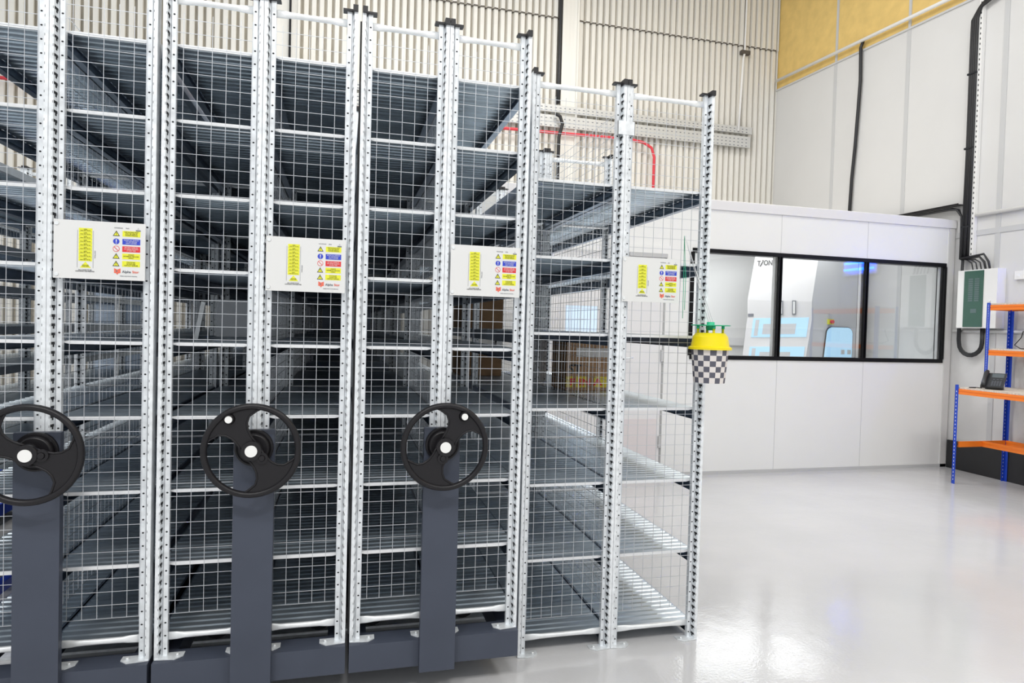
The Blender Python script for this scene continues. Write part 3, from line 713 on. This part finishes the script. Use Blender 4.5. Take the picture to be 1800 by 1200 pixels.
tag(MB().tube([(7.93, 2.60, 1.62), (7.93, 2.62, 1.55), (7.92, 2.68, 1.47), (7.90, 2.60, 1.435), (7.80, 2.45, 1.433)], .005, 6).build('loose_cable', 'cable'), 'thin black lead looping down onto the middle shelf of the workbench', 'cable')

# ------------------------------------------------------------------ machine inside the booth
t = thing('laser_machine', 'large white and grey enclosed machine with lit blue windows inside booth', 'machine', (6.4, 4.7, 0))
ox, oy = 6.4, 4.7
A = [(6.25, 0), (6.345, 1.206), (6.402, 1.74), (6.394, 1.974), (6.492, 2.58)]
Bp = [(6.87, 0), (6.967, 1.241), (7.034, 1.72), (7.023, 1.958), (7.13, 2.76)]
Cx = 7.86
vs = []
for (xa, za), (xb, zb2) in zip(A, Bp):
    vs += [(xa-ox, 5.2-oy, za), (xb-ox, 0, zb2), (Cx-ox, .05, zb2), (Cx-ox, 1.2, zb2), (xa-ox+.85, 1.2, za)]
body = MB()
for k in range(4):
    a, c = 5*k, 5*(k+1)
    for i in range(5): j = (i+1) % 5; body.add([vs[a+i], vs[a+j], vs[c+j], vs[c+i]], [(0, 1, 2, 3)], 0 if i in (0,) else 1)
body.add(vs[20:25], [(0, 1, 2, 3, 4)], 1); body.add(vs[0:5], [(4, 3, 2, 1, 0)], 1)
body.build('enclosure', ['mw', 'mg'], t)
def onf(u, v, off=.006):
    # point on the white front: u 0..1 along, v height
    k = 0
    while k < 3 and v > A[k+1][1]: k += 1
    f = (v-A[k][1])/(A[k+1][1]-A[k][1])
    xa = A[k][0]+f*(A[k+1][0]-A[k][0]); xb = Bp[k][0]+f*(Bp[k+1][0]-Bp[k][0])
    p = Vector((xa+(xb-xa)*u-ox, (5.2+(4.7-5.2)*u)-oy, v+0.03*u)); n = Vector((-.62, -.78, 0)).normalized()
    return p+n*off
def patch(name, m, u0, u1, v0, v1, off=.006):
    q = [onf(u0, v0, off), onf(u1, v0, off), onf(u1, v1, off), onf(u0, v1, off)]
    r = [onf(u0, v0, .0), onf(u1, v0, .0), onf(u1, v1, .0), onf(u0, v1, .0)]
    b = MB(); b.add(q+r, [(0, 1, 2, 3), (7, 6, 5, 4), (0, 4, 5, 1), (1, 5, 6, 2), (2, 6, 7, 3), (3, 7, 4, 0)]); return b.build(name, m, t)
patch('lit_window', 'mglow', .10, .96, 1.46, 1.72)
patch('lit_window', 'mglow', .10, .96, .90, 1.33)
patch('dark_port', 'mg', .14, .20, 1.48, 1.70, .010); patch('dark_port', 'mg', .27, .78, 1.50, 1.64, .010); patch('dark_port', 'mg', .14, .20, 1.0, 1.31, .010); patch('dark_port', 'mg', .27, .75, 1.0, 1.26, .010)
patch('door_pull', 'grey', .50, .56, 1.76, 1.95, .02); patch('door_pull', 'grey', .70, .76, 1.76, 1.95, .02)
patch('door_pull', 'white', .515, .545, 1.775, 1.935, .023); patch('door_pull', 'white', .715, .745, 1.775, 1.935, .023)
patch('nameplate', 'grey', .01, .10, 1.745, 1.785, .008)
fa = math.atan2(-.5, .63)
text('lettering', 'T', .10, 'ink', t, onf(.055, 2.47, .02), rot=(math.radians(88), 0, fa), bold=.002, sx=.72)
text('lettering', 'ON', .10, 'ink', t, onf(.155, 2.475, .02), rot=(math.radians(88), 0, fa), bold=.002, sx=.72)
MB().tube([onf(.11, 2.43, .02), onf(.145, 2.51, .02)], .007, 6).tube([onf(.125, 2.515, .02), onf(.145, 2.51, .02)], .006, 6).build('lettering', 'ink', t)
# grey side: emergency stop and rounded service door
b = MB().box(.885, .965, -.02, .012, 1.665, 1.735)
b.build('stop_plate', 'yellow', t); MB().cyl((.925, -.02, 1.70), .024, -.03, 0, 'y', 18).build('stop_button', 'red', t)
def rrect(x0, x1, z0, z1, r, sl=0.0):
    pts = []
    for cx, cz, a0 in ((x1-r, z1-r, 0), (x0+r, z1-r, 90), (x0-sl, z0, 180), (x1, z0, 270)):
        if cz == z0: pts.append((cx, cz)); continue
        for a in range(0, 91, 15): w = math.radians(a0+a); pts.append((cx+r*math.cos(w), cz+r*math.sin(w)))
    return pts
MB().prism(rrect(.865, 1.285, .35, 1.635, .09, .12), -.004, .045, 'y').build('service_door_seal', 'ink', t)
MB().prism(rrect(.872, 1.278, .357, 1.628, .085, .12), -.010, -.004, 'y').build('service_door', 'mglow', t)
for xa in (1.10, 1.20): MB().box(xa, xa+.05, -.022, -.010, 1.27, 1.33).build('door_latch', 'mg', t)

# ------------------------------------------------------------------ low blue stand in the left aisle
t = thing('blue_stand', 'low blue metal stand in the left aisle, seen through the first unit', 'stand', (-1.12, 1.0, 0))
for x in (0, .46):
    for y in (0, .9): MB().box(x, x+.045, y, y+.045, 0, .56).build('leg', 'bluep', t)
MB().box(0, .505, 0, .945, .50, .56).build('top_frame', 'bluep', t); MB().box(.46, .505, .045, .9, .10, .15).build('rail', 'bluep', t)
